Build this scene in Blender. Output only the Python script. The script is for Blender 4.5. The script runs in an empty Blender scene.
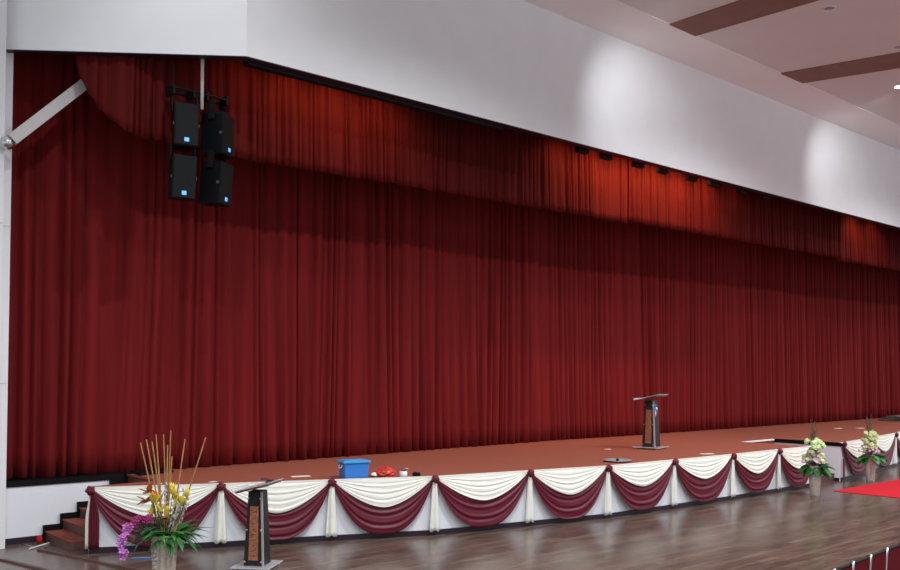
import bpy, bmesh, math, random
from mathutils import Vector, Matrix
random.seed(11)
C = bpy.context.scene.collection
S = bpy.context.scene
R = math.radians

# ------------------------------------------------------------------ camera
yaw, pitch, roll = R(41.4), R(1.4), R(0.3)
fwd0 = Vector((math.sin(yaw), math.cos(yaw), 0)); right0 = Vector((math.cos(yaw), -math.sin(yaw), 0)); up0 = Vector((0, 0, 1))
fwd = fwd0 * math.cos(pitch) + up0 * math.sin(pitch)
up1 = up0 * math.cos(pitch) - fwd0 * math.sin(pitch)
rr = right0 * math.cos(roll) + up1 * math.sin(roll)
uu = up1 * math.cos(roll) - right0 * math.sin(roll)
cam_d = bpy.data.cameras.new('camera'); cam = bpy.data.objects.new('camera', cam_d); C.objects.link(cam)
M = Matrix.Identity(4)
for i in range(3):
    M[i][0] = rr[i]; M[i][1] = uu[i]; M[i][2] = -fwd[i]
M[0][3], M[1][3], M[2][3] = 0, 0, 2.4
cam.matrix_world = M
cam_d.sensor_width = 36; cam_d.lens = 36; cam_d.shift_y = 65 / 900; cam_d.clip_end = 200
S.camera = cam
# ------------------------------------------------------------------ world, lights, exposure
w = bpy.data.worlds.new('world'); S.world = w; w.use_nodes = True
w.node_tree.nodes['Background'].inputs[0].default_value = (0.89, 0.94, 1.0, 1)
w.node_tree.nodes['Background'].inputs[1].default_value = 0.46
S.view_settings.view_transform = 'Standard'; S.view_settings.look = 'None'
S.view_settings.exposure = 0.88; S.view_settings.gamma = 1

def area(name, loc, target, sx, sy, power, col):
    l = bpy.data.lights.new(name, 'AREA'); l.shape = 'RECTANGLE'; l.size = sx; l.size_y = sy
    l.energy = power; l.color = col
    o = bpy.data.objects.new(name, l); C.objects.link(o); o.location = loc
    o.rotation_euler = (Vector(target) - Vector(loc)).to_track_quat('-Z', 'Y').to_euler()
    return o
def spot(name, loc, target, ang, blend, power, col, rad=.05):
    l = bpy.data.lights.new(name, 'SPOT'); l.spot_size = R(ang); l.spot_blend = blend
    l.energy = power; l.color = col; l.shadow_soft_size = rad
    o = bpy.data.objects.new(name, l); C.objects.link(o); o.location = loc
    o.rotation_euler = (Vector(target) - Vector(loc)).to_track_quat('-Z', 'Y').to_euler()
    return o
COOL = (0.93, 0.97, 1.0); WARM = (1.0, 0.47, 0.20)
for x, pw in ((2.0, 500), (8.5, 900), (16.5, 1000), (25.5, 1000), (35, 1000)):
    spot('hall_downlight', (x, 5.6, 8.95), (x, 6.6, 0), 142, .55, pw, COOL, .15)
for x in (0, 6, 12, 18, 25, 33):
    spot('added_front_fill', (x, 3.0, 8.95), (x + .5, 6.5, 0), 100, .7, 900, COOL, .25)  # unseen row added as frontal fill for the stage skirt
for x, tx, tz in ((12.9, 14.8, 7.5), (21.3, 23.5, 7.5), (30.0, 31.6, 7.5), (3.9, 5.4, 7.2)):
    spot('wall_washer', (x, 8.55, 8.88), (tx, 11, tz - .35), 76, 1.0, 135, (.93, .97, 1), .06)
# ------------------------------------------------------------------ materials
def new_mat(name):
    m = bpy.data.materials.new(name); m.use_nodes = True
    nt = m.node_tree; return m, nt, nt.nodes['Principled BSDF']
def mat(name, col, rough=.6, metal=0, var=.12, scale=6, bump=0, bscale=60, spec=.5, sheen=0, trans=0, alpha=1, coord='Object', stretch=(1, 1, 1), coat=0, emit=None):
    m, nt, b = new_mat(name)
    N, L = nt.nodes, nt.links
    tc = N.new('ShaderNodeTexCoord'); mp = N.new('ShaderNodeMapping'); mp.inputs['Scale'].default_value = stretch
    L.new(tc.outputs[coord], mp.inputs[0])
    no = N.new('ShaderNodeTexNoise'); no.inputs['Scale'].default_value = scale; no.inputs['Detail'].default_value = 5
    L.new(mp.outputs[0], no.inputs['Vector'])
    cr = N.new('ShaderNodeValToRGB')
    cr.color_ramp.elements[0].position = .3; cr.color_ramp.elements[1].position = .7
    cr.color_ramp.elements[0].color = (*[c * (1 - var) for c in col], 1)
    cr.color_ramp.elements[1].color = (*[min(1, c * (1 + var)) for c in col], 1)
    L.new(no.outputs['Fac'], cr.inputs[0]); L.new(cr.outputs[0], b.inputs['Base Color'])
    b.inputs['Roughness'].default_value = rough; b.inputs['Metallic'].default_value = metal
    b.inputs['Specular IOR Level'].default_value = spec
    b.inputs['Sheen Weight'].default_value = sheen; b.inputs['Sheen Roughness'].default_value = .4
    if sheen: b.inputs['Sheen Tint'].default_value = (*[min(1, c * 2.2 + .1) for c in col], 1)
    b.inputs['Transmission Weight'].default_value = trans; b.inputs['Alpha'].default_value = alpha
    b.inputs['Coat Weight'].default_value = coat
    if bump:
        n2 = N.new('ShaderNodeTexNoise'); n2.inputs['Scale'].default_value = bscale; L.new(mp.outputs[0], n2.inputs['Vector'])
        bp = N.new('ShaderNodeBump'); bp.inputs['Strength'].default_value = bump; bp.inputs['Distance'].default_value = .01
        L.new(n2.outputs['Fac'], bp.inputs['Height']); L.new(bp.outputs[0], b.inputs['Normal'])
    if emit:
        b.inputs['Emission Color'].default_value = (*emit[0], 1); b.inputs['Emission Strength'].default_value = emit[1]
    return m
MT = dict(
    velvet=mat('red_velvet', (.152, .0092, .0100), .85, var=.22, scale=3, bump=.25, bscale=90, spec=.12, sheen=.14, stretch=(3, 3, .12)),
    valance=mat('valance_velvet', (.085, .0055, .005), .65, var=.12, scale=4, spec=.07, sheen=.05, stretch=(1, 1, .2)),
    plaster=mat('white_plaster', (.80, .80, .82), .85, var=.02, scale=2, bump=.05, bscale=30, spec=.2),
    ceil=mat('ceiling_board', (.70, .675, .67), .9, var=.02, scale=1.2, spec=.2),
    soffit=mat('soffit_paint', (.86, .84, .84), .9, var=.02, scale=1.2, spec=.2),
    strip=mat('brown_ceiling_panel', (.24, .125, .10), .7, var=.08, scale=3, spec=.3),
    white=mat('white_cloth_panel', (.80, .81, .86), .85, var=.02, scale=5, spec=.2),
    cream=mat('cream_satin', (.84, .83, .74), .5, var=.03, scale=8, spec=.4, sheen=.2),
    maroon=mat('maroon_satin', (.115, .006, .020), .45, var=.08, scale=8, spec=.35, sheen=.05),
    carpet=mat('deck_carpet', (.31, .092, .060), .95, var=.22, scale=70, bump=.4, bscale=240, spec=.1),
    stepc=mat('step_carpet', (.24, .07, .05), .95, var=.2, scale=60, bump=.4, bscale=200, spec=.1),
    black=mat('black_paint', (.005, .004, .005), .6, var=.1, spec=.15),
    blackp=mat('black_speaker_paint', (.0035, .0038, .0045), .6, var=.15, scale=30, spec=.15),
    grille=mat('speaker_grille', (.0045, .005, .006), .6, var=.3, scale=120, bump=.4, bscale=300, spec=.2),
    base=mat('dark_base_board', (.020, .012, .022), .4, var=.1, spec=.4),
    redcarpet=mat('red_carpet', (.55, .018, .030), .95, var=.08, scale=40, bump=.3, bscale=200, spec=.1),
    steel=mat('brushed_steel', (.55, .56, .58), .3, 1, var=.05, scale=20),
    darksteel=mat('dark_steel', (.10, .10, .11), .4, 1, var=.05),
    ltgrey=mat('painted_beam', (.60, .57, .56), .6, var=.03),
    acrylic=mat('clear_acrylic', (.72, .72, .75), .12, var=.01, spec=.6, alpha=.42),
    dwood=mat('dark_stained_wood', (.022, .016, .017), .4, var=.25, scale=9, stretch=(8, 8, 1), spec=.25),
    rwood=mat('reddish_desk_wood', (.15, .055, .045), .35, var=.2, scale=9, spec=.5, stretch=(1, 8, 8)),
    plaque=mat('carved_orange_wood', (.33, .115, .055), .5, var=.35, scale=22, bump=.9, bscale=26),
    bluebox=mat('blue_plastic', (.035, .20, .62), .35, var=.03),
    bluelid=mat('light_blue_plastic', (.06, .36, .72), .35, var=.03),
    bag=mat('red_plastic_bag', (.62, .045, .03), .35, var=.1, scale=20),
    greend=mat('green_print', (.07, .30, .08), .5),
    wplastic=mat('white_plastic', (.75, .75, .75), .4, var=.03),
    paper=mat('white_paper', (.78, .76, .74), .8, var=.02),
    dish=mat('grey_metal_dish', (.42, .43, .46), .35, .3, var=.05),
    vase=mat('sandy_vase_ceramic', (.52, .44, .38), .7, var=.18, scale=40, bump=.5, bscale=70),
    leaf=mat('green_leaf', (.030, .17, .030), .45, var=.4, scale=10, spec=.5),
    leafd=mat('dark_green_leaf', (.025, .07, .030), .5, var=.4, scale=10),
    twig=mat('golden_cane', (.42, .22, .08), .6, var=.25, scale=15),
    greytwig=mat('grey_twig', (.13, .10, .07), .8, var=.3, scale=15),
    silver=mat('silvery_bud', (.55, .50, .48), .6, var=.1),
    yellow=mat('yellow_petal', (.80, .62, .05), .5, var=.15, scale=20),
    orange=mat('orange_leaf', (.45, .12, .02), .5, var=.25, scale=20),
    purple=mat('purple_orchid_petal', (.60, .20, .60), .5, var=.25, scale=20),
    magenta=mat('magenta_orchid_petal', (.36, .02, .15), .5, var=.2, scale=20),
    lime=mat('lime_white_petal', (.62, .74, .36), .5, var=.2, scale=30),
    pink=mat('pale_pink_petal', (.66, .46, .52), .5, var=.15, scale=30),
    mauve=mat('mauve_foliage', (.14, .10, .11), .6, var=.25, scale=30),
    chairred=mat('red_chair_fabric', (.20, .006, .012), .8, var=.12, scale=30, bump=.2, spec=.2),
    bluecord=mat('blue_plastic_stick', (.03, .20, .50), .4),
    batten=mat('brown_floor_batten', (.11, .050, .040), .45, var=.2, scale=12),
    tarp=mat('olive_grey_cloth', (.10, .085, .07), .8, var=.4, scale=3),
    logo=mat('glowing_blue_badge', (.10, .35, .75), .4, var=.0, emit=((.12, .38, .75), .55)),  # badge is no lamp; its brightness is added as emission
    glow=mat('lit_lamp_glass', (.9, .9, .95), .3, var=0, emit=((.9, .94, 1), 9)),
)
def dark_floor():
    m, nt, b = new_mat('dark_parquet'); N, L = nt.nodes, nt.links
    tc = N.new('ShaderNodeTexCoord')
    mp = N.new('ShaderNodeMapping'); L.new(tc.outputs['Object'], mp.inputs[0])
    br = N.new('ShaderNodeTexBrick'); br.inputs['Scale'].default_value = 1.0
    br.inputs['Brick Width'].default_value = 1.1; br.inputs['Row Height'].default_value = .13
    br.inputs['Mortar Size'].default_value = .004; br.offset = .37; br.inputs['Mortar'].default_value = (.010, .007, .005, 1)
    br.inputs['Color1'].default_value = (.085, .056, .044, 1); br.inputs['Color2'].default_value = (.165, .112, .088, 1)
    L.new(mp.outputs[0], br.inputs['Vector'])
    no = N.new('ShaderNodeTexNoise'); no.inputs['Scale'].default_value = 3; no.inputs['Detail'].default_value = 8
    m2 = N.new('ShaderNodeMapping'); m2.inputs['Scale'].default_value = (.5, 4, 1); L.new(tc.outputs['Object'], m2.inputs[0]); L.new(m2.outputs[0], no.inputs['Vector'])
    mx = N.new('ShaderNodeMix'); mx.data_type = 'RGBA'; mx.blend_type = 'MULTIPLY'; mx.inputs[0].default_value = .75
    cr = N.new('ShaderNodeValToRGB'); cr.color_ramp.elements[0].position = .32; cr.color_ramp.elements[1].position = .68
    cr.color_ramp.elements[0].color = (.45, .42, .42, 1); cr.color_ramp.elements[1].color = (1.25, 1.15, 1.1, 1)
    L.new(no.outputs['Fac'], cr.inputs[0]); L.new(br.outputs['Color'], mx.inputs[6]); L.new(cr.outputs[0], mx.inputs[7])
    L.new(mx.outputs[2], b.inputs['Base Color'])
    r2 = N.new('ShaderNodeMapRange'); r2.inputs[3].default_value = .17; r2.inputs[4].default_value = .31
    L.new(no.outputs['Fac'], r2.inputs[0]); L.new(r2.outputs[0], b.inputs['Roughness'])
    b.inputs['Specular IOR Level'].default_value = .6
    bp = N.new('ShaderNodeBump'); bp.inputs['Strength'].default_value = .10; bp.inputs['Distance'].default_value = .01
    L.new(no.outputs['Fac'], bp.inputs['Height']); L.new(bp.outputs[0], b.inputs['Normal'])
    return m
MT['floor'] = dark_floor()

# ------------------------------------------------------------------ mesh helpers
def obj(name, bm, m, parent=None, loc=(0, 0, 0), rot=(0, 0, 0), smooth=False, bevel=0, sub=0, solid=0):
    me = bpy.data.meshes.new(name); bmesh.ops.recalc_face_normals(bm, faces=bm.faces[:]) if not solid else None
    bm.to_mesh(me); bm.free()
    for p in me.polygons: p.use_smooth = smooth
    me.materials.append(MT[m] if isinstance(m, str) else m)
    o = bpy.data.objects.new(name, me); C.objects.link(o); o.location = loc; o.rotation_euler = rot
    if parent: o.parent = parent
    if solid:
        s = o.modifiers.new('s', 'SOLIDIFY'); s.thickness = solid; s.offset = 0
    if bevel:
        b = o.modifiers.new('b', 'BEVEL'); b.width = bevel; b.segments = 2; b.limit_method = 'ANGLE'
    if sub:
        s = o.modifiers.new('u', 'SUBSURF'); s.levels = sub; s.render_levels = sub
    return o
def tag(o, label=None, cat=None, group=None, kind=None):
    if label: o['label'] = label
    if cat: o['category'] = cat
    if group: o['group'] = group
    if kind: o['kind'] = kind
    return o
def thing(name, label, cat, loc=(0, 0, 0), rotz=0, group=None):
    o = bpy.data.objects.new(name, None); C.objects.link(o); o.location = loc; o.rotation_euler = (0, 0, rotz)
    o.empty_display_size = .1
    return tag(o, label, cat, group)
def struct(name, bm, m, label, cat, **k):
    return tag(obj(name, bm, m, **k), label, cat, kind='structure')
def NB(): return bmesh.new()
def box(bm, x0, x1, y0, y1, z0, z1, mx=None):
    v = [bm.verts.new(p) for p in ((x0, y0, z0), (x1, y0, z0), (x1, y1, z0), (x0, y1, z0), (x0, y0, z1), (x1, y0, z1), (x1, y1, z1), (x0, y1, z1))]
    for f in ((0, 3, 2, 1), (4, 5, 6, 7), (0, 1, 5, 4), (1, 2, 6, 5), (2, 3, 7, 6), (3, 0, 4, 7)): bm.faces.new([v[i] for i in f])
    if mx is not None:
        for q in v: q.co = mx @ q.co
    return bm
def frustum(bm, x0, x1, y0, y1, z0, X0, X1, Y0, Y1, z1):
    v = [bm.verts.new(p) for p in ((x0, y0, z0), (x1, y0, z0), (x1, y1, z0), (x0, y1, z0), (X0, Y0, z1), (X1, Y0, z1), (X1, Y1, z1), (X0, Y1, z1))]
    for f in ((0, 3, 2, 1), (4, 5, 6, 7), (0, 1, 5, 4), (1, 2, 6, 5), (2, 3, 7, 6), (3, 0, 4, 7)): bm.faces.new([v[i] for i in f])
    return bm
def prism(bm, pts, z0, z1):
    a = [bm.verts.new((p[0], p[1], z0)) for p in pts]; b = [bm.verts.new((p[0], p[1], z1)) for p in pts]
    n = len(pts); bm.faces.new(a[::-1]); bm.faces.new(b)
    for i in range(n): bm.faces.new((a[i], a[(i + 1) % n], b[(i + 1) % n], b[i]))
    return bm
def tube(bm, pts, r, n=8, r1=None):
    pts = [Vector(p) for p in pts]; rings = []
    for i, p in enumerate(pts):
        d = (pts[min(i + 1, len(pts) - 1)] - pts[max(i - 1, 0)]).normalized()
        a = d.cross(Vector((0, 0, 1)))
        if a.length < .05: a = d.cross(Vector((1, 0, 0)))
        a.normalize(); c = d.cross(a)
        q = r if r1 is None else r + (r1 - r) * i / (len(pts) - 1)
        rings.append([bm.verts.new(p + q * (math.cos(t) * a + math.sin(t) * c)) for t in [2 * math.pi * k / n for k in range(n)]])
    for A, B in zip(rings, rings[1:]):
        for k in range(n): bm.faces.new((A[k], A[(k + 1) % n], B[(k + 1) % n], B[k]))
    bm.faces.new(rings[0][::-1]); bm.faces.new(rings[-1])
    return bm
def lathe(bm, prof, n=24, c=(0, 0, 0)):
    rings = []
    for r, z in prof:
        rings.append([bm.verts.new((c[0] + r * math.cos(2 * math.pi * k / n), c[1] + r * math.sin(2 * math.pi * k / n), c[2] + z)) for k in range(n)])
    for A, B in zip(rings, rings[1:]):
        for k in range(n): bm.faces.new((A[k], A[(k + 1) % n], B[(k + 1) % n], B[k]))
    bm.faces.new(rings[0][::-1]); bm.faces.new(rings[-1])
    return bm
def ball(bm, c, r, sx=1, sy=1, sz=1, seg=8, jit=0):
    res = bmesh.ops.create_uvsphere(bm, u_segments=seg, v_segments=max(4, seg - 2), radius=r)
    for v in res['verts']:
        k = 1 + random.uniform(-jit, jit)
        v.co = Vector((v.co.x * sx * k, v.co.y * sy * k, v.co.z * sz * k)) + Vector(c)
    return bm
def sstep(a, b, x):
    t = max(0, min(1, (x - a) / (b - a))); return t * t * (3 - 2 * t)

# ------------------------------------------------------------------ setting
struct('floor', box(NB(), -8, 46, -3, 15.5, -.1, 0), 'floor', 'dark brown polished wooden hall floor in front of the stage', 'floor')
# fascia above the stage: straight run and the splayed left run
fb = NB(); prism(fb, [(5.96, 11.0), (46, 11.0), (46, 11.12), (5.99, 11.12)], 6.70, 9.3)
struct('wall_front', fb, 'plaster', 'long white fascia wall above the stage curtains', 'wall')
fl = NB(); prism(fl, [(3.405, 12.97), (5.96, 11.0), (6.02, 11.12), (3.49, 13.045)], 6.70, 9.3)
struct('wall_splay', fl, 'plaster', 'short white fascia wall angled at the left end of the stage', 'wall')
cb = NB(); prism(cb, [(1.2, 12.8), (3.40, 12.8), (3.40, 13.05), (3.56, 13.05), (3.56, 13.5), (1.2, 13.5)], 0, 9.3)
struct('wall_left', cb, 'plaster', 'off-white wall pier at the left edge of the stage', 'wall')
sb = NB()
for z in (2.21, 4.33): prism(sb, [(1.2, 12.795), (3.402, 12.795), (3.402, 13.045), (3.562, 13.045), (3.562, 13.06), (1.2, 13.06)], z, z + .012)
struct('trim_1', sb, 'ltgrey', 'thin horizontal grooves on the left wall pier', 'trim')
db = NB(); prism(db, [(5.97, 10.995), (46, 10.995), (46, 11.15), (5.97, 11.15)], 6.688, 6.70)
prism(db, [(3.405, 12.965), (5.965, 10.995), (6.03, 11.14), (3.49, 13.045)], 6.69, 6.70)
struct('trim_2', db, 'base', 'thin dark edging under the white fascia', 'trim')
struct('wall_back', box(NB(), 1.0, 46, 14.9, 15.1, 0, 9.3), 'black', 'black back wall hidden behind the curtains', 'wall')
struct('wall_stage_left', box(NB(), 2.9, 3.0, 13.5, 15.0, 0, 9.3), 'black', 'black side wall behind the left pier', 'wall')
pc = NB(); prism(pc, [(3.58, 13.0), (6.02, 11.13), (46, 11.13), (46, 15.1), (2.9, 15.1), (2.9, 13.52), (3.58, 13.52)], 7.75, 7.85)
struct('ceiling_light_block', pc, 'black', 'added black light-blocking ceiling above the stage curtains', 'ceiling')  # unseen, put in dark to keep light off the curtain tops
# hall ceiling with soffit
cb = NB(); prism(cb, [(-14, 11.1), (46, 11.1), (46, 9.9), (-14, 9.9)], 8.98, 9.25)
struct('ceiling_soffit', cb, 'soffit', 'pinkish grey soffit strip beside the fascia', 'ceiling')
cb = NB(); box(cb, -14, 46, -14, 9.9, 8.99, 9.25)
struct('ceiling', cb, 'ceil', 'pale pinkish ceiling of the hall', 'ceiling')
for i, (a, b, c, d) in enumerate(((14.21, 15.06, 14.21, 15.2), (18.35, 19.31, 18.95, 20.0))):
    q = NB(); prism(q, [(a, 9.9), (b, 9.9), (d, 7.6), (d + (d - b) * 2, 3.0), (c + (c - a) * 2, 3.0), (c, 7.6)], 8.965, 8.99)
    struct('trim_%d' % (i + 3), q, 'strip', ('brown ceiling panel nearest the top centre', 'brown ceiling panel nearer the right edge', 'brown ceiling panel outside the left view', 'brown ceiling panel outside the right view')[i], 'ceiling panel')

# ------------------------------------------------------------------ stage platform
P = [(4.30, 11.98), (5.80, 11.28), (7.22, 10.72), (8.62, 10.12), (10.28, 9.78), (11.80, 9.46), (13.55, 9.38), (15.36, 9.32), (17.08, 9.32), (18.55, 9.30)]
Q = [(19.95, 9.35), (22.0, 9.60), (24.2, 9.95), (26.6, 10.45)]
DZ = .85
def inset(pts, d):
    out = []
    for i, p in enumerate(pts):
        a = Vector(pts[max(i - 1, 0)]); b = Vector(pts[min(i + 1, len(pts) - 1)])
        t = (b - a).normalized(); n = Vector((-t.y, t.x)); out.append((p[0] + n.x * d, p[1] + n.y * d))
    return out
Pi, Qi = inset(P, .03), inset(Q, .03)
stage = thing('stage_platform', 'long low stage with rust-red carpeted deck and curved front', 'stage', (12, 11, 0))
def sp(name, bm, m, **k):
    o = obj(name, bm, m, stage, **k); o.location = (-12, -11, 0); return o
outline = [(3.58, 13.3), (5.35, 13.3), (5.35, 12.25), (4.36, 12.2)] + Pi + [(18.55, 11.0), (19.95, 11.0)] + Qi + [(45, 12.5), (45, 14.85), (3.58, 14.85)]
sp('platform_body', prism(NB(), outline, .0, .78), 'white')
sp('deck_carpet', prism(NB(), outline, .78, DZ), 'carpet')
for q in ((3.58, 5.36, 13.28, 13.30, .785, .862), (3.58, 5.5, 13.30, 13.60, .85, .862), (19.935, 19.953, 9.36, 11.0, .775, .862)):
    sp('deck_edge_board', box(NB(), *q), 'black')
for A in (P, Q):
    bb = NB(); I = inset(A, .005)
    fr = [(x, y) for x, y in I]; prism(bb, fr + [(x, y + .03) for x, y in I][::-1], 0, .075); sp('base_board', bb, 'base')
for q in ((3.58, 4.12, 13.275, 13.3, 0, .085), (19.92, 19.95, 9.4, 11.0, 0, .07)):
    sp('base_board', box(NB(), *q), 'base')
sp('recess_riser', box(NB(), 18.53, 19.97, 10.97, 11.0, .60, .82), 'stepc'); sp('recess_nosing', box(NB(), 18.53, 19.97, 10.95, 11.0, .82, .853), 'soffit')
bb = NB(); prism(bb, [(5.36, 12.95), (5.95, 13.1), (6.0, 13.5), (5.42, 13.45)], .85, .885)  # dark gap under the hem, drawn as a flat black sheet
tag(obj('dark_floor', bb, 'black', bevel=.008), 'flat black sheet standing in for the dark gap at the curtain hem above the left steps', 'dark gap')

st = thing('stage_steps', 'carpeted steps rising beside the left white stage wall', 'steps', (4.14, 12.75, 0))
b1 = NB(); b2 = NB(); bs = NB()
n = 6; rise = DZ / n; run = .225
for k in range(n):
    x = k * run * 1.03
    t_ = NB(); box(t_, x, 1.18, -.52, .50, k * rise + (.0 if k else 0), (k + 1) * rise - .02)
    obj('riser', t_, 'batten', st)
    t_ = NB(); box(t_, x - .012, 1.18, -.52, .50, (k + 1) * rise - .02, (k + 1) * rise)
    obj('tread', t_, 'stepc', st, bevel=.006)
    box(bs, x - .03, 1.18, .49, .535, k * rise + (.08 if k else 0), (k + 1) * rise + .08)
obj('stringer', bs, 'black', st)
st2 = thing('stage_steps', 'carpeted steps in the stage recess behind the right red carpet', 'steps', (19.25, 9.7, 0))
for k in range(4):
    t_ = NB(); box(t_, -.68, .66, -.2 + k * .3, 1.27, k * .17, (k + 1) * .17 - .02); obj('riser', t_, 'batten', st2)
    t_ = NB(); box(t_, -.68, .66, -.21 + k * .3, 1.27, (k + 1) * .17 - .02, (k + 1) * .17); obj('tread', t_, 'stepc', st2)

# ------------------------------------------------------------------ swags, rosettes and tails along the stage front
def swag_sheet(A, B, top, lo_up, lo_dn, p_up, p_dn, nf, amp, out0, bulge, seed):
    """sheet hanging between A and B; rows run from the upper curve to the lower curve"""
    rnd = random.Random(seed); bm = NB(); ns, nt_ = 44, 40
    A = Vector((A[0], A[1], 0)); B = Vector((B[0], B[1], 0)); d = B - A; nrm = Vector((d.y, -d.x, 0)).normalized()
    ph = [rnd.uniform(0, 6) for _ in range(6)]
    rows = []
    for j in range(nt_ + 1):
        t = j / nt_; row = []
        for i in range(ns + 1):
            s = i / ns; q = abs(2 * s - 1)
            du = lo_up * (1 - q ** p_up); dd = lo_dn * (1 - q ** p_dn)
            z = top - (du + (dd - du) * t) - .02 * q * (lo_up > 0)
            tt = t + .04 * math.sin(2.2 * s + ph[2])
            wv = math.sin(2 * math.pi * nf * tt + ph[0] + .6 * math.sin(5 * s + ph[1])) + .5 * math.sin(2 * math.pi * nf * 1.7 * tt + ph[3] + 1.2 * s)
            env = math.sin(math.pi * min(max(s, .0), 1)) ** .5 if 0 < s < 1 else 0
            o = out0 + bulge * math.sin(math.pi * s) * (t ** .7) + amp * wv * env * min(1, t * 4 + .1)
            row.append(bm.verts.new(A + d * s + nrm * o + Vector((0, 0, z))))
        rows.append(row)
    for a, b in zip(rows, rows[1:]):
        for i in range(ns): bm.faces.new((a[i], a[i + 1], b[i + 1], b[i]))
    return bm
where = ['behind the near vase of canes', 'directly behind the near floor lectern', 'below the blue storage box', 'fourth from the left end, first right of the black lump',
         'ending at the left rim of the flat grey dish', 'below the flat grey dish and the stage lectern', 'below the white paper right of the stage lectern', 'second left of the recess steps', 'left of the far vase beside the recess steps',
         'just right of the recess steps, left of the last vase', 'right of the last vase of flowers', 'furthest right on the stage front']
def swag(A, B, i):
    mid = ((A[0] + B[0]) / 2, (A[1] + B[1]) / 2, 0)
    t = thing('swag_drape', 'cream and maroon swag ' + where[i], 'swag', mid, 0, 'swags along the stage front')
    dep = random.uniform(.39, .43)
    top = DZ + .012
    for nm, m, bm in (('cream_swag', 'cream', swag_sheet(A, B, top, 0, dep, 2, 1.7, 5.2, .0045, .022, .055, i * 7 + 1)),
                      ('maroon_swag', 'maroon', swag_sheet(A, B, top, dep - .04, random.uniform(.775, .80), 1.7, 2.6, 3.6, .0085, .034, .05, i * 7 + 2))):
        o = obj(nm, bm, m, t, smooth=True, solid=.004); o.location = (-mid[0], -mid[1], 0)
    c = NB(); a = Vector((A[0], A[1], 0)); b = Vector((B[0], B[1], 0)); d = (b - a).normalized(); nn = Vector((d.y, -d.x, 0))
    q = [a + nn * .03, b + nn * .03, b - nn * .05, a - nn * .05]
    o = obj('cream_border', prism(c, [(v.x, v.y) for v in q], DZ, DZ + .014), 'cream', t); o.location = (-mid[0], -mid[1], 0)
def rosette(p, tdir, label, tail=True, wide=1):
    t = thing('rosette', label, 'rosette', (p[0], p[1], 0), math.atan2(tdir[1], tdir[0]), 'rosettes along the stage front')
    b = NB(); rnd = random.Random(int(p[0] * 100))
    ball(b, (0, -.06, DZ - .02), .060, 1, .8, 1, 14)
    for v in b.verts:
        a = math.atan2(v.co.z - DZ + .02, v.co.x); v.co += Vector((v.co.x, 0, v.co.z - DZ + .02)) * (.14 * math.sin(5 * a + p[0]))
    for k in range(5):
        a = rnd.uniform(0, 6.28); ball(b, (.032 * math.cos(a), -.09, DZ - .02 + .032 * math.sin(a)), .022, 1, .6, 1, 8)
    obj('knot', b, 'maroon', t, smooth=True)
    if tail:
        b = NB(); rows = []; n = 28
        for j in range(13):
            f = j / 12; w_ = (.030 + .052 * f ** .8) * wide; z = DZ - .05 - f * (DZ - .12)
            rows.append([b.verts.new(((i / n * 2 - 1) * w_, -.035 - .022 * math.sin(i / n * math.pi) - .007 * math.sin(i / n * 11 + p[0] * 3) * (.3 + f), z - .012 * math.sin(i * .35) * (f > .95))) for i in range(n + 1)])
        for a_, b_ in zip(rows, rows[1:]):
            for i in range(n): b.faces.new((a_[i], a_[i + 1], b_[i + 1], b_[i]))
        obj('tail', b, 'cream', t, smooth=True, solid=.004)
    return t
for i in range(len(P) - 1): swag(P[i], P[i + 1], i)
for i in range(len(Q) - 1): swag(Q[i], Q[i + 1], i + 9)
rl = ['right of the near vase of canes', 'left of the blue storage box', 'right of the small black lump on the deck', 'second right of the storage box', 'below the left rim of the flat grey dish',
      'just right below the stage lectern', 'first right of the white paper near the stage lectern', 'next before the far vase by the recess']
for i in range(1, 9):
    d = (P[i + 1][0] - P[i - 1][0], P[i + 1][1] - P[i - 1][1])
    rosette(P[i], d, 'maroon rosette with cream tail ' + rl[i - 1])
rosette((18.5, 9.30), (1, 0), 'maroon rosette at the left edge of the recess steps')
r_ = rosette((20.0, 9.36), (1, .05), 'maroon rosette at the right edge of the recess steps', tail=False)
b = NB(); box(b, -.05, .04, -.05, -.03, .03, .52); obj('side_tail', b, 'maroon', r_, bevel=.01)
rosette(Q[1], (1, .15), 'maroon rosette behind the last vase of flowers')
rosette(Q[2], (1, .2), 'maroon rosette at the far right picture edge')
r0 = rosette(P[0], (1.5, -.7), 'maroon rosette at the left end of the stage front', tail=False)
for nm, m, x0, x1, yy in (('maroon_tail', 'maroon', -.035, .095, -.045), ('cream_tail', 'cream', -.075, -.015, -.03)):
    b = NB(); rows = []
    for j in range(11):
        f = j / 10; z = DZ - .03 - f * (DZ - .10)
        rows.append([b.verts.new((.02 + (x0 + (x1 - x0) * i / 16) * (.25 + .75 * min(1, f * 2.2)), yy - .012 * math.sin(i * 1.5), z)) for i in range(17)])
    for a_, b_ in zip(rows, rows[1:]):
        for i in range(16): b.faces.new((a_[i], a_[i + 1], b_[i + 1], b_[i]))
    obj(nm, b, m, r0, smooth=True, solid=.005)

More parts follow.
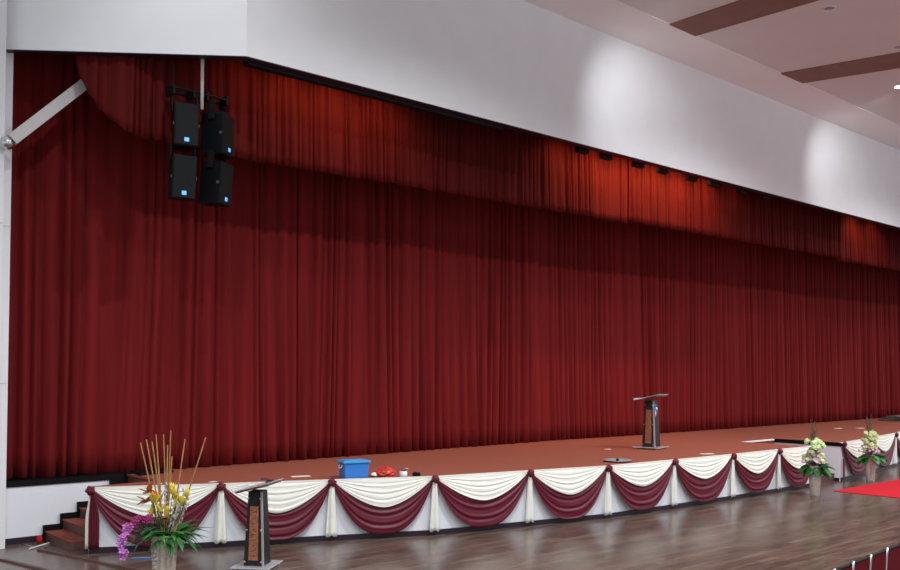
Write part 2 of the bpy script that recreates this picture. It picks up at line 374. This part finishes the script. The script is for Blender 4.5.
# ------------------------------------------------------------------ curtains
def interp(pts, x):
    if x <= pts[0][0]: return pts[0][1]
    for (a, b), (c, d) in zip(pts, pts[1:]):
        if x <= c: return b + (d - b) * (x - a) / (c - a)
    return pts[-1][1]
def curtain(name, x0, x1, yf, hem, ztop, wmin, wmax, amp, m, seed, label, cat, group, rows=16, skew=.05, per=9, flare=0):
    rnd = random.Random(seed); bm = NB()
    xs = []; x = x0
    while x < x1:
        w_ = rnd.uniform(wmin, wmax) if rnd.random() > .2 else rnd.uniform(wmax, wmax * 1.6)
        a = amp * rnd.uniform(.45, 1.15) * min(1, w_ / wmax + .3); sk = rnd.uniform(.5, 1.1)
        for k in range(per):
            t = k / per; xs.append((x + w_ * t, -a * (math.sin(math.pi * t) ** sk if t else 0)))
        x += w_
    xs = [q for q in xs if q[0] <= x1] + [(x1, 0)]
    f1, f2, f3 = rnd.uniform(.5, .9), rnd.uniform(1.7, 2.6), rnd.uniform(0, 6)
    R_ = []
    for j in range(rows + 1):
        t = j / rows; row = []
        for (x, d) in xs:
            zb = hem(x); z = ztop + (zb - ztop) * t
            ed = min(1, (x - x0) / .25, (x1 - x) / .25)
            sx = skew * t * t * (math.sin(x * f1 + f3) + .6 * math.sin(x * f2)) * ed
            dd = d * (.55 + .45 * t + .12 * math.sin(x * 1.3 + t * 3)) - flare * t * t * (.5 + .5 * math.sin(x * .9 + f3)) + .012 * math.sin(x * 31 + 4 * t + f3) * t
            row.append(bm.verts.new((x + sx, yf(x) + dd, z)))
        R_.append(row)
    for a, b in zip(R_, R_[1:]):
        for i in range(len(xs) - 1): bm.faces.new((a[i], a[i + 1], b[i + 1], b[i]))
    o = obj(name, bm, m, None, smooth=True, solid=.006)
    return tag(o, label, cat, group)
ymain = lambda x: 13.60 + .30 * sstep(6, 16, x)
hemm = lambda x: (.866 + .02 * max(0, math.sin(x * 7))) if x < 5.2 else .858 + .006 * math.sin(x * 3)
cuts = [3.6, 8.4, 12.9, 19.6, 29.4, 44.5]
cl = ['tall dark red velvet stage curtain at the far left above the steps', 'tall dark red velvet stage curtain behind the blue storage box', 'tall red velvet stage curtain left of the stage lectern',
      'tall red velvet stage curtain right of the stage lectern', 'tall red velvet stage curtain at the far right end']
for i in range(5):
    curtain('stage_curtain', cuts[i] + .004, cuts[i + 1], (lambda x, s=0: ymain(x) + s), hemm, 7.6, .09, .25, .14, 'velvet', 20 + i, cl[i], 'curtain', 'stage curtains', rows=18, skew=.10, flare=.05)
hv = [(4.22, 6.60), (4.26, 6.40), (4.36, 6.18), (4.47, 6.0), (4.62, 5.80), (4.75, 5.66), (5.0, 5.60), (6.7, 5.56), (10.3, 5.60)]
h2 = [(10.2, 5.63), (16, 5.66)]; h3 = [(15.9, 5.69), (26, 5.76)]; h4 = [(25.8, 5.70), (44, 5.80)]
vcut = [(4.22, 10.25, hv), (10.2, 15.9, h2), (15.85, 25.8, h3), (25.7, 44, h4)]
vl = ['dark red valance with upswept left end behind the hanging speakers', 'dark red valance in the middle, right of the black rail', 'orange-lit red valance over the stage lectern', 'dark red valance at the far right end']
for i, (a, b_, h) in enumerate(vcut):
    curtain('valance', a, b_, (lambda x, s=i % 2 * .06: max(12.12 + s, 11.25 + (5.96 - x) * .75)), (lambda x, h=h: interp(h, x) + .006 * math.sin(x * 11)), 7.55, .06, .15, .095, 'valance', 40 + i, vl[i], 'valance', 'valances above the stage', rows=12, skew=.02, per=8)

# ------------------------------------------------------------------ overhead gear
rail = thing('lighting_rail', 'long black rail under the fascia left of centre', 'rail', (8.6, 11.22, 6.72))
b = NB(); box(b, -2.55, 2.5, -.03, .04, -.07, .01); obj('rail_body', b, 'black', rail)
b = NB(); box(b, -2.5, 2.45, -.038, -.03, -.045, -.030); obj('rail_groove', b, 'darksteel', rail)
fx = [13.34, 14.07, 15.11, 15.94, 17.05, 17.88, 19.11, 20.16]
fl_ = ['leftmost of the small black lamps under the fascia', 'second from left small black lamp under the fascia', 'third from left small black lamp under the fascia', 'fourth from left small black lamp under the fascia',
       'fifth from left small black lamp under the fascia', 'sixth from left small black lamp under the fascia', 'seventh from left small black lamp under the fascia', 'rightmost of the small black lamps under the fascia']
def stage_lamp(x, label, y=11.30):
    t = thing('stage_lamp', label, 'lamp', (x, y, 6.80), 0, 'small lamps under the fascia')
    b = NB(); box(b, -.15, .15, -.05, .06, -.16, .02)
    obj('lamp_housing', b, 'black', t, bevel=.015)
    b = NB(); tube(b, [(0, 0, .02), (0, 0, .9)], .012, 6); obj('bracket', b, 'black', t)
    b = NB(); box(b, -.11, .11, .06, .066, -.12, -.02); obj('lens', b, 'steel', t)
    return t
for x, l in zip(fx, fl_): stage_lamp(x, l)
for x, pw in ((13.6, 30), (14.6, 70), (15.6, 80), (16.6, 80), (17.6, 70), (18.6, 50), (19.8, 9), (26.6, 40), (27.9, 24)):
    spot('valance_lamp_light', (x, 11.32, 7.05), (x, 12.1, 6.1), 125, 1, pw, WARM, .04)
for x, pw in ((6.5, 10), (7.3, 24), (8.1, 28), (8.9, 20), (9.5, 5)):
    spot('valance_lamp_light', (x, 11.34, 7.1), (x, 12.1, 6.1), 120, 1, pw, WARM, .04)

# hanging loudspeakers
def speaker(loc, rz, tilt, label):
    t = thing('loudspeaker', label, 'speaker', loc, rz, 'hanging loudspeakers'); t.rotation_euler = (tilt, 0, rz)
    w_, h, d = .168, .30, .18
    b = NB(); prism(b, [(-w_, -d), (w_, -d), (w_ * .7, d), (-w_ * .7, d)], -h, h)
    obj('cabinet', b, 'blackp', t, bevel=.015)
    b = NB(); box(b, -w_ * .9, w_ * .9, -d - .012, -d, -h * .94, h * .94); g = obj('grille', b, 'grille', t, bevel=.006)
    b = NB(); box(b, -.032, .032, -d - .018, -d - .012, -h * .80, -h * .80 + .055); obj('badge', b, 'logo', t, bevel=.008)
    for s in (-1, 1):
        obj('rigging_plate', box(NB(), s * w_ - .008, s * w_ + .008, -.05, .05, h - .10, h + .15), 'black', t)
        obj('side_clip', box(NB(), s * w_ - .01, s * w_ + .01, -.16, -.12, -.02, .02), 'darksteel', t)
    return t
SY = 11.78
speaker((5.43, SY, 5.78), R(-12), 0, 'hanging black loudspeaker, upper left of four')
speaker((5.40, SY + .01, 5.07), R(-8), R(7), 'hanging black loudspeaker, lower left of four')
speaker((5.93, SY, 5.75), R(38), 0, 'hanging black loudspeaker, upper right of four')
speaker((5.90, SY - .02, 5.05), R(34), R(4), 'hanging black loudspeaker, lower right of four')
t = thing('speaker_rig', 'black bar frame with pale pole holding the hanging loudspeakers', 'speaker frame', (5.65, 11.72, 6.3))
for p_ in ([(-.45, 0, .0), (.42, 0, -.03)], [(-.42, .2, -.01), (.42, .2, -.04)]): obj('cross_bar', tube(NB(), p_, .020, 8), 'black', t)
for x in (-.4, -.1, .1, .4): obj('clamp', box(NB(), x - .015, x + .015, -.02, .22, -.10, .03), 'black', t)
b = NB(); tube(b, [(0, -.04, -.25), (0, -.04, 1.45)], .024, 10); obj('pole', b, 'ltgrey', t, smooth=True)
for x in (-.38, .38): obj('cable', tube(NB(), [(x, .05, .0), (x * .95, .05, 1.4)], .006, 5), 'black', t)

# diagonal beam and lamp ball on the pier
t = thing('diagonal_beam', 'pale diagonal beam rising from the left wall pier', 'beam', (3.53, 12.84, 5.50))
mx = Matrix.Rotation(-R(45.5), 4, 'Y')
b = NB(); box(b, -.05, 1.8, -.06, .06, -.075, .075, mx); obj('beam_body', b, 'ltgrey', t)
t = thing('pier_spotlight', 'round silver spotlight clamped to the left wall pier', 'lamp', (3.40, 12.74, 5.38))
b = NB(); ball(b, (0, -.06, 0), .09, 1, 1, 1, 16); obj('lamp_shell', b, 'steel', t, smooth=True)
b = NB(); box(b, -.02, .02, 0, .22, -.02, .02); obj('bracket', b, 'darksteel', t)

# downlights
def downlight(x, y, lit, label):
    t = thing('downlight', label, 'ceiling light', (x, y, 8.99), 0, 'ceiling downlights')
    b = NB(); lathe(b, [(.13, 0), (.13, -.012), (.10, -.016), (.10, 0)], 20); obj('ring', b, 'wplastic', t)
    b = NB(); lathe(b, [(.098, 0), (.09, -.008), (.02, -.012)], 20); obj('lamp_glass', b, 'glow' if lit else 'steel', t)
downlight(21.2, 8.55, True, 'lit downlight, brightest on the ceiling near the right edge')
downlight(15.72, 7.55, False, 'unlit downlight between the two brown ceiling panels at top')
downlight(18.62, 7.52, False, 'unlit downlight left of the right brown ceiling panel, by the picture edge')

# ------------------------------------------------------------------ lecterns
def lectern(loc, rz, label, ribbon=False):
    t = thing('lectern', label, 'lectern', loc, rz)
    b = NB(); box(b, -.27, .27, -.29, .29, .03, .05); obj('base_plate', b, 'acrylic', t, bevel=.008)
    for sx in (-1, 1):
        for sy in (-1, 1):
            b = NB(); lathe(b, [(.02, 0), (.022, .03)], 10, (sx * .22, sy * .24, 0)); obj('foot', b, 'steel', t)
    b = NB(); frustum(b, -.135, .135, -.15, .15, .05, -.09, .09, -.11, .11, .99); obj('body', b, 'dwood', t, bevel=.006)
    b = NB(); frustum(b, -.065, .07, -.156, -.140, .12, -.055, .06, -.130, -.12, .80); obj('carved_panel', b, 'plaque', t, bevel=.004)
    rnd = random.Random(4)                                # carved curls down the panel
    for k in range(9):
        z = .17 + k * .068; f = (z - .12) / .68; y = -.158 + f * .026
        obj('carving', tube(NB(), [(-.03 + rnd.uniform(-.01, .01), y, z), (rnd.uniform(-.01, .02), y - .003, z + .02), (.035, y, z + rnd.uniform(.01, .045))], .006, 5), 'plaque', t)
    b = NB(); frustum(b, .130, .158, -.165, -.145, .05, .085, .112, -.122, -.105, .99); obj('edge_strip', b, 'acrylic', t)
    b = NB(); frustum(b, .1365, .142, -.15, .15, .05, .0915, .096, -.11, .11, .99); obj('front_sheet', b, 'dwood', t)
    for z in (.10, .5, .9):
        f = (z - .05) / .94
        for s in (-1, 1): obj('bolt', ball(NB(), (.115 * s * (1 - f * .33), -.155 + f * .04, z), .013, 1, .6, 1, 8), 'steel', t, smooth=True)
    mx = Matrix.Translation((.02, 0, 1.04)) @ Matrix.Rotation(-R(13), 4, 'Y')
    b = NB(); box(b, -.24, .22, -.27, .27, -.012, .012, mx); obj('desk', b, 'rwood', t, bevel=.004)
    b = NB(); box(b, -.27, .25, -.30, .30, .012, .026, mx); obj('desk_sheet', b, 'acrylic', t, bevel=.004)
    b = NB(); box(b, -.27, -.255, -.30, .30, .026, .055, mx); obj('book_stop', b, 'acrylic', t)
    b = NB(); box(b, .12, .2, -.05, .05, .026, .05, mx); tube(b, [mx @ Vector((.16, 0, .05)), mx @ Vector((.10, 0, .08)), mx @ Vector((.05, 0, .085))], .012, 8); obj('microphone_holder', b, 'darksteel', t)
    if ribbon:
        b = NB(); rnd = random.Random(3)
        for k in range(5):
            a = rnd.uniform(-1, 1); ball(b, (.135 + .015 * a, -.07 + rnd.uniform(-.04, .03), .72 + .04 * k), .035, 1, .4, 1, 8, .2)
        obj('ribbon_bow', b, 'bluecord', t, smooth=True)
        b = NB(); ball(b, (.15, -.09, .82), .03, 1, .4, 1.2, 8, .2); box(b, .14, .15, -.12, -.09, .66, .80); obj('ribbon_tail', b, 'wplastic', t, smooth=True)
        b = NB(); ball(b, (.14, -.11, .68), .022, 1, .4, 1.2, 8, .2); obj('ribbon_end', b, 'redcarpet', t, smooth=True)
    return t
fl_lect = lectern((5.55, 9.84, 0), R(-50), 'dark wooden lectern with clear top standing on the hall floor')
fl_lect.scale = (.9, .9, .95)
lectern((15.30, 11.12, DZ), R(-77), 'dark wooden lectern with clear top standing on the stage deck', True)

# ------------------------------------------------------------------ vases with flowers
def vase(parent, prof=None, h=.65, rt=.14, rb=.085):
    b = NB(); lathe(b, [(rb * .96, 0), (rb, .01), (rb + (rt - rb) * .5, h * .5), (rt - .008, h - .02), (rt, h), (rt - .015, h), (rt - .02, h - .05), (.01, h - .06)], 32)
    v = obj('vase', b, 'vase', parent, smooth=True)
    b = NB(); rnd = random.Random(8)                       # raised carved band down the front
    for k in range(13):
        z = .05 + k * (h - .12) / 13
        for a in (-2.25, -2.05):
            r = rb + (rt - rb) * z / h
            ball(b, (r * math.cos(a + rnd.uniform(-.06, .06)), r * math.sin(a), z), .022, .8, .8, 1.1, 6, .2)
    obj('relief_band', b, 'vase', v, smooth=True)
    return v
def blade(bm, base, d, L, w_, droop, n=7):
    d = Vector(d).normalized(); side = d.cross(Vector((0, 0, 1)));
    if side.length < .01: side = Vector((1, 0, 0))
    side.normalize(); p = Vector(base); prev = None; dirv = d.copy()
    for i in range(n + 1):
        t = i / n; ww = w_ * (math.sin(math.pi * (.12 + .88 * t)) ** .8) * .5 if t < 1 else .0006
        mid = p + Vector((0, 0, -ww * .4)); cur = (bm.verts.new(p - side * ww), bm.verts.new(mid), bm.verts.new(p + side * ww))
        if prev: bm.faces.new((prev[0], prev[1], cur[1], cur[0])); bm.faces.new((prev[1], prev[2], cur[2], cur[1]))
        prev = cur; dirv = (dirv + Vector((0, 0, -droop / n))).normalized(); p = p + dirv * (L / n)
def flower(bm, c, r, n=5, cup=.4, rnd=random):
    ax = Vector((rnd.uniform(-.5, .3), rnd.uniform(-1, -.3), rnd.uniform(-.1, .6))).normalized(); a = ax.orthogonal().normalized(); q = ax.cross(a)
    c = Vector(c)
    for k in range(n):
        t = 2 * math.pi * k / n; d = math.cos(t) * a + math.sin(t) * q; s = ax.cross(d)
        p = [c, c + d * r * .55 + s * r * .38 + ax * r * cup * .5, c + d * r + ax * r * cup, c + d * r * .55 - s * r * .38 + ax * r * cup * .5]
        v = [bm.verts.new(x) for x in p]; bm.faces.new(v)
    ball(bm, c + ax * r * .15, r * .22, seg=6)
t = thing('flower_arrangement', 'tall vase with golden canes, yellow flowers and purple orchids by the near lectern', 'flower vase', (4.04, 9.10, 0), R(-41))
t.scale = (1.05, 1.05, 1.05); v = vase(t); rnd = random.Random(5)
# local x = image right, local y = away
tops = [(-.26, .98), (-.21, 1.01), (-.15, .99), (-.075, 1.07), (-.045, 1.06), (.03, 1.10), (.02, .96), (.19, 1.02), (.42, 1.04), (-.11, .9), (.05, .84)]
for i, (x, h) in enumerate(tops):
    b = NB(); y = rnd.uniform(-.08, .08); bx = x * .22 + rnd.uniform(-.02, .02)
    tube(b, [(bx, y * .3, .60), (bx + (x - bx) * .5 + .01, y * .7, .6 + (h) * .5), (x, y, .58 + h)], .009, 6, .006)
    obj('cane', b, 'twig', t)
b = NB()
for k in range(74):
    a = rnd.uniform(0, 2 * math.pi); e = rnd.uniform(.1, 1.2)
    blade(b, (rnd.uniform(-.07, .09), rnd.uniform(-.07, .07), .63), (math.cos(a) * 1.1 + .35, math.sin(a), e), rnd.uniform(.26, .44), rnd.uniform(.035, .065), rnd.uniform(.6, 1.8))
obj('long_leaves', b, 'leaf', t, smooth=True, solid=.002)
b = NB()
for k in range(130):
    a = rnd.uniform(1.8, 4.6)
    blade(b, (rnd.uniform(-.22, .0), rnd.uniform(-.1, .1), rnd.uniform(.60, .74)), (math.cos(a), math.sin(a), rnd.uniform(-.2, .9)), rnd.uniform(.08, .20), .02, rnd.uniform(.5, 1.2), 4)
obj('dark_foliage', b, 'leafd', t, solid=.002)
b = NB(); bs = NB()
for (x, z) in ((-.10, 1.02), (-.03, .92), (.10, 1.10), (.12, .97), (.235, 1.07), (.19, .99), (-.13, .88), (.03, .88), (.09, 1.02), (-.075, 1.0)):
    y = rnd.uniform(-.08, .03)
    tube(bs, [(x * .3, 0, .6), (x * .8, y, (.6 + z) / 2 + .05), (x, y, z)], .004, 5)
    for q in range(7):
        blade(b, (x, y, z - .05), (rnd.uniform(-.4, .4), rnd.uniform(-.4, .2), 1), rnd.uniform(.08, .14), .045, .3, 4)
obj('yellow_flowers', b, 'yellow', t, smooth=True, solid=.002); obj('flower_stems', bs, 'leafd', t)
b = NB()
for (x, z) in ((-.15, 1.12), (-.12, 1.05), (-.17, 1.04), (-.09, 1.13), (-.02, .86)):
    for q in range(3): blade(b, (x, -.04, z - .05), (rnd.uniform(-1, 1), -.2, rnd.uniform(-.3, .8)), .11, .06, .5, 5)
obj('orange_leaves', b, 'orange', t, solid=.002)
b = NB()
for k in range(15):
    x = rnd.uniform(-.08, .24); tz = rnd.uniform(.95, 1.18); y = rnd.uniform(-.06, .05)
    tube(b, [(x * .3, y, .6), (x * .7, y, .82), (x, y, tz)], .003, 5)
    for q in range(12):
        f = rnd.uniform(.35, 1); ball(b, (x * (.3 + .7 * f) + rnd.uniform(-.012, .012), y, .6 + (tz - .6) * f), .009, 1, 1, 1.6, 6)
obj('silver_twigs', b, 'silver', t, smooth=True)
b = NB(); bp = NB(); bd = NB()
path = [(-.05, -.03, .68), (-.14, -.06, .80), (-.22, -.08, .81), (-.31, -.10, .74), (-.37, -.11, .64), (-.385, -.11, .53), (-.36, -.11, .45)]
tube(b, path, .004, 5); obj('orchid_stem', b, 'leafd', t)
for k in range(24):
    f = k / 23 * 5 + 1; i = min(int(f), 5); u = f - i
    p = Vector(path[i]).lerp(Vector(path[min(i + 1, 6)]), u) + Vector((rnd.uniform(-.03, .03), rnd.uniform(-.04, .0), rnd.uniform(-.02, .02)))
    flower(bd if k < 9 else bp, p, .045, 5, .25, rnd)
obj('magenta_orchids', bd, 'magenta', t, smooth=True, solid=.002); obj('purple_orchids', bp, 'purple', t, smooth=True, solid=.002)

def arrangement(loc, seed, label, rz):
    rnd = random.Random(seed)
    t = thing('flower_arrangement', label, 'flower vase', loc, rz, None); vase(t, h=.60, rt=.13, rb=.085)
    b = NB()
    for k in range(26):
        a = rnd.uniform(0, 6.28); s = 1 if rnd.random() < .5 else -1
        blade(b, (rnd.uniform(-.1, .1), rnd.uniform(-.08, .08), .60), (math.cos(a) * 1.2, math.sin(a) * .8, rnd.uniform(-.1, .4)), rnd.uniform(.26, .40), .17, rnd.uniform(.9, 2.0), 6)
    obj('broad_leaves', b, 'leaf', t, smooth=True, solid=.003)
    b = NB()
    for k in range(40):
        a = rnd.uniform(0, 6.28); z = rnd.uniform(.66, .9); r = .30 * (1 - (z - .6) / .5)
        blade(b, (0, 0, z - .1), (math.cos(a), math.sin(a), .5), r + .05, .06, .6, 4)
    obj('mauve_foliage', b, 'mauve', t, solid=.002)
    b = NB()
    for k in range(60):
        z = rnd.uniform(.68, .9); a = rnd.uniform(0, 6.28); r = rnd.uniform(.3, 1) * .27 * (1.1 - (z - .6) / .55)
        flower(b, (r * math.cos(a), r * math.sin(a), z - .03), .035, 5, .4, rnd)
    obj('pink_flowers', b, 'pink', t, solid=.002)
    b = NB()
    for k in range(26):
        z = rnd.uniform(.68, 1.12); a = rnd.uniform(0, 6.28); r = .24 * (1.25 - (z - .6) / .6) * rnd.uniform(.3, 1)
        x, y = r * math.cos(a), r * math.sin(a)
        if k < 3: x, y, z = (-.16, -.02, 1.08) if k == 0 else ((.14, 0, 1.0) if k == 1 else (.02, 0, 1.1))
        ball(b, (x, y, z), .048, 1, 1, .9, 8, .18)
        for q in range(4): flower(b, (x + rnd.uniform(-.03, .03), y - .02, z + rnd.uniform(-.03, .03)), .045, 5, .4, rnd)
    obj('lime_blooms', b, 'lime', t, smooth=True, solid=.002)
    b = NB()
    for k in range(16):
        x = rnd.uniform(-.11, .09); h = rnd.uniform(1.2, 1.52); y = rnd.uniform(-.06, .06)
        tube(b, [(x * .2, y * .2, .6), (x * .5, y * .5, 1.0), (x, y, h)], .004, 5)
        for q in range(6):
            f = rnd.uniform(.5, 1); p = Vector((x * f, y * f, .6 + (h - .6) * f)); blade(b, p, (rnd.uniform(-1, 1), rnd.uniform(-1, 1), 1), .05, .014, .2, 3)
    obj('twigs', b, 'greytwig', t)
    return t
arrangement((17.13, 8.56, 0), 3, 'vase of lime blooms and broad leaves left of the red carpet corner', R(-41))
arrangement((20.42, 8.92, 0), 9, 'vase of lime blooms near the right picture edge behind the red carpet', R(-20))

# ------------------------------------------------------------------ floor things
tag(obj('carpet_runner', box(NB(), 18.12, 21.9, -2, 8.66, 0, .012), 'redcarpet', bevel=.004), 'bright red carpet laid on the hall floor at right', 'carpet')
for pts, l in (([(3.84, 12.62), (3.98, 12.1), (4.19, 11.18), (4.45, 10.3)], 'brown floor batten ending near the left stage steps'), ([(3.10, 12.45), (3.30, 12.25), (3.48, 11.4), (3.7, 10.4)], 'brown floor batten nearest the left wall pier')):
    b = NB()
    for (x0, y0), (x1, y1) in zip(pts, pts[1:]):
        prism(b, [(x0, y0), (x1, y1), (x1 + .05, y1 + .01), (x0 + .05, y0 + .01)], .0, .022)
    tag(obj('floor_batten', b, 'batten'), l, 'batten')
b = NB(); tube(b, [(3.78, 12.75, .012), (4.12, 13.02, .012)], .012, 8); tag(obj('plastic_tube', b, 'wplastic'), 'short white tube lying on the floor before the left steps', 'tube')
b = NB(); tube(b, [(3.82, 13.2, .008), (3.86, 12.9, .008)], .008, 6); tag(obj('grey_stick', b, 'steel'), 'thin grey stick on the floor left of the white tube', 'stick')
b = NB(); ball(b, (4.02, 13.12, .06), .05, .8, .8, 1.2, 10, .1); tag(obj('paper_ball', b, 'redcarpet', smooth=True), 'small red crumpled ball on the floor by the left steps', 'paper ball')
b = NB(); tube(b, [(4.58, 11.30, .010), (4.86, 11.15, .010)], .010, 6); tag(obj('blue_stick', b, 'bluecord'), 'thin blue stick lying on the floor beneath the purple orchids', 'stick')

# ------------------------------------------------------------------ things on the deck
t = thing('storage_box', 'blue plastic storage box with pale blue lid on the deck edge', 'box', (7.66, 10.80, DZ), R(-14)); t.scale = (.93, .93, .98)
b = NB(); frustum(b, -.19, .19, -.13, .13, 0, -.205, .205, -.145, .145, .235); obj('tub', b, 'bluebox', t, bevel=.012)
b = NB(); box(b, -.225, .225, -.165, .165, .232, .262); box(b, -.19, .19, -.13, .13, .262, .27); obj('lid', b, 'bluelid', t, bevel=.008)
for s in (-1, 1):
    b = NB(); tube(b, [(s * .21, -.06, .20), (s * .225, -.055, .165), (s * .23, 0, .15), (s * .225, .055, .165), (s * .21, .06, .20)], .009, 6); obj('handle', b, 'wplastic', t, smooth=True)
t = thing('plastic_bag', 'crumpled red plastic bag on the deck beside the storage box', 'bag', (8.14, 10.68, DZ), R(-30))
b = NB(); rnd = random.Random(2)
bmesh.ops.create_icosphere(b, subdivisions=3, radius=.16)
for q in b.verts:
    k = 1 + .13 * math.sin(q.co.x * 40 + 3 * math.sin(q.co.z * 30)) * math.sin(q.co.y * 33) + rnd.uniform(-.06, .06)
    q.co = Vector((q.co.x * k, q.co.y * k * .8, max(0, (q.co.z * k * (.62 - abs(q.co.x - .04) * 1.4) + .05))))
obj('bag_body', b, 'bag', t); b = NB(); ball(b, (-.03, -.125, .07), .022, 1, .4, 1, 8); obj('printed_dot', b, 'greend', t, smooth=True)
b = NB(); ball(b, (0, 0, .03), .055, 1.1, .9, .55, 10, .2); tag(obj('clear_wrap', b, 'wplastic', loc=(7.98, 10.72, DZ), smooth=True), 'pale crumpled wrap between the blue box and red bag', 'wrap')
t = thing('small_pot', 'small white round pot with dark lid on the deck edge', 'pot', (8.30, 10.44, DZ))
b = NB(); lathe(b, [(.05, 0), (.06, .02), (.058, .075), (.05, .085)], 18); obj('pot', b, 'wplastic', t, smooth=True)
b = NB(); lathe(b, [(.035, .085), (.036, .11), (.03, .118)], 18); obj('pot_lid', b, 'greytwig', t, smooth=True)
b = NB(); ball(b, (0, 0, .02), .06, 1.2, .8, .5, 10, .25); ball(b, (-.04, 0, .045), .03, 1, 1, .7, 8, .2); tag(obj('black_cloth', b, 'black', loc=(8.52, 10.40, DZ)), 'small black lump right of the white pot', 'cloth')
t = thing('metal_dish', 'flat grey round dish on the deck edge left of the stage lectern', 'dish', (12.62, 9.88, DZ))
b = NB(); lathe(b, [(.16, 0), (.24, .025), (.245, .035), (.225, .035), (.15, .012), (.01, .01)], 32); obj('dish_body', b, 'dish', t, smooth=True)
b = NB(); lathe(b, [(.025, .01), (.025, .045), (.015, .055)], 12); obj('dish_knob', b, 'black', t)
pl = [((7.15, 11.42), .28, .12, 'white paper strip on the deck left of the storage box'), ((5.85, 11.62), .10, .08, 'small white paper on the deck behind the second rosette from left'), ((14.5, 11.6), .12, .08, 'small white paper on the deck left of the stage lectern base'),
      ((15.2, 9.75), .26, .12, 'white paper near the deck edge right of the stage lectern'), ((25.3, 11.95), .3, .14, 'white paper on the deck behind the far vases, left one'), ((25.9, 11.6), .3, .14, 'white paper on the deck behind the far vases, right one'),
      ((9.05, 11.3), .05, .04, 'tiny white scrap on the deck right of the storage box')]
for (x, y), a, c, l in pl:
    b = NB(); box(b, -a / 2, a / 2, -c / 2, c / 2, 0, .006); tag(obj('paper_sheet', b, 'paper', loc=(x, y, DZ), rot=(0, 0, random.uniform(-.6, .6))), l, 'paper')
t = thing('folded_backdrop', 'low olive grey folded backdrop lying on the deck at far right', 'backdrop', (32.6, 12.85, DZ), R(4))
b = NB(); rnd = random.Random(6)
for k in range(3): box(b, -1.9 + k * .2, 2.6 - k * .3, -.42 + k * .08, .42 - k * .05, k * .05, k * .05 + .045)
obj('folded_cloth', b, 'tarp', t, bevel=.015)
b = NB(); tube(b, [(-2.3, -.3, .18), (2.4, .1, .19)], .03, 8); obj('roller_pole', b, 'greytwig', t)

# ------------------------------------------------------------------ audience chairs at the bottom right
def chair_proto():
    t = thing('stacking_chair', '', 'chair', (0, 0, 0))
    b = NB(); box(b, -.18, .18, -.20, .20, .40, .45); obj('seat', b, 'chairred', t, bevel=.02)
    b = NB(); box(b, -.18, .18, -.235, -.205, .50, .835); obj('backrest', b, 'chairred', t, bevel=.012)
    b = NB(); box(b, -.18, .18, -.238, -.202, .835, .847); obj('top_edge', b, 'black', t)
    for s in (-1, 1):
        b = NB(); tube(b, [(s * .185, -.26, 0), (s * .185, -.20, .42), (s * .185, -.235, .865)], .012, 8); obj('rear_leg', b, 'steel', t, smooth=True)
        b = NB(); tube(b, [(s * .185, .22, 0), (s * .185, .19, .42), (s * .185, -.18, .43)], .012, 8); obj('front_leg', b, 'steel', t, smooth=True)
    return t
ch = chair_proto()
spots_ = [(6.775 + .40 * k, 3.56 + .032 * k) for k in range(6)]
lab = ['red chair at the bottom edge, leftmost of its row', 'red chair in the bottom right corner, second from left of its row', 'red chair in the bottom right corner, third from left of its row', 'red chair in the bottom right corner, fourth from left of its row',
       'red chair in the bottom right corner, fifth from left of its row', 'red chair in the bottom right corner, rightmost of its row']
for i, (x, y) in enumerate(spots_):
    if i == 0: c = ch
    else:
        c = ch.copy(); C.objects.link(c)
        for k in ch.children:
            q = k.copy(); C.objects.link(q); q.parent = c
    c.location = (x, y, 0); c.rotation_euler.z = R(4); c['label'] = lab[i]; c['group'] = 'red chairs in the front row'
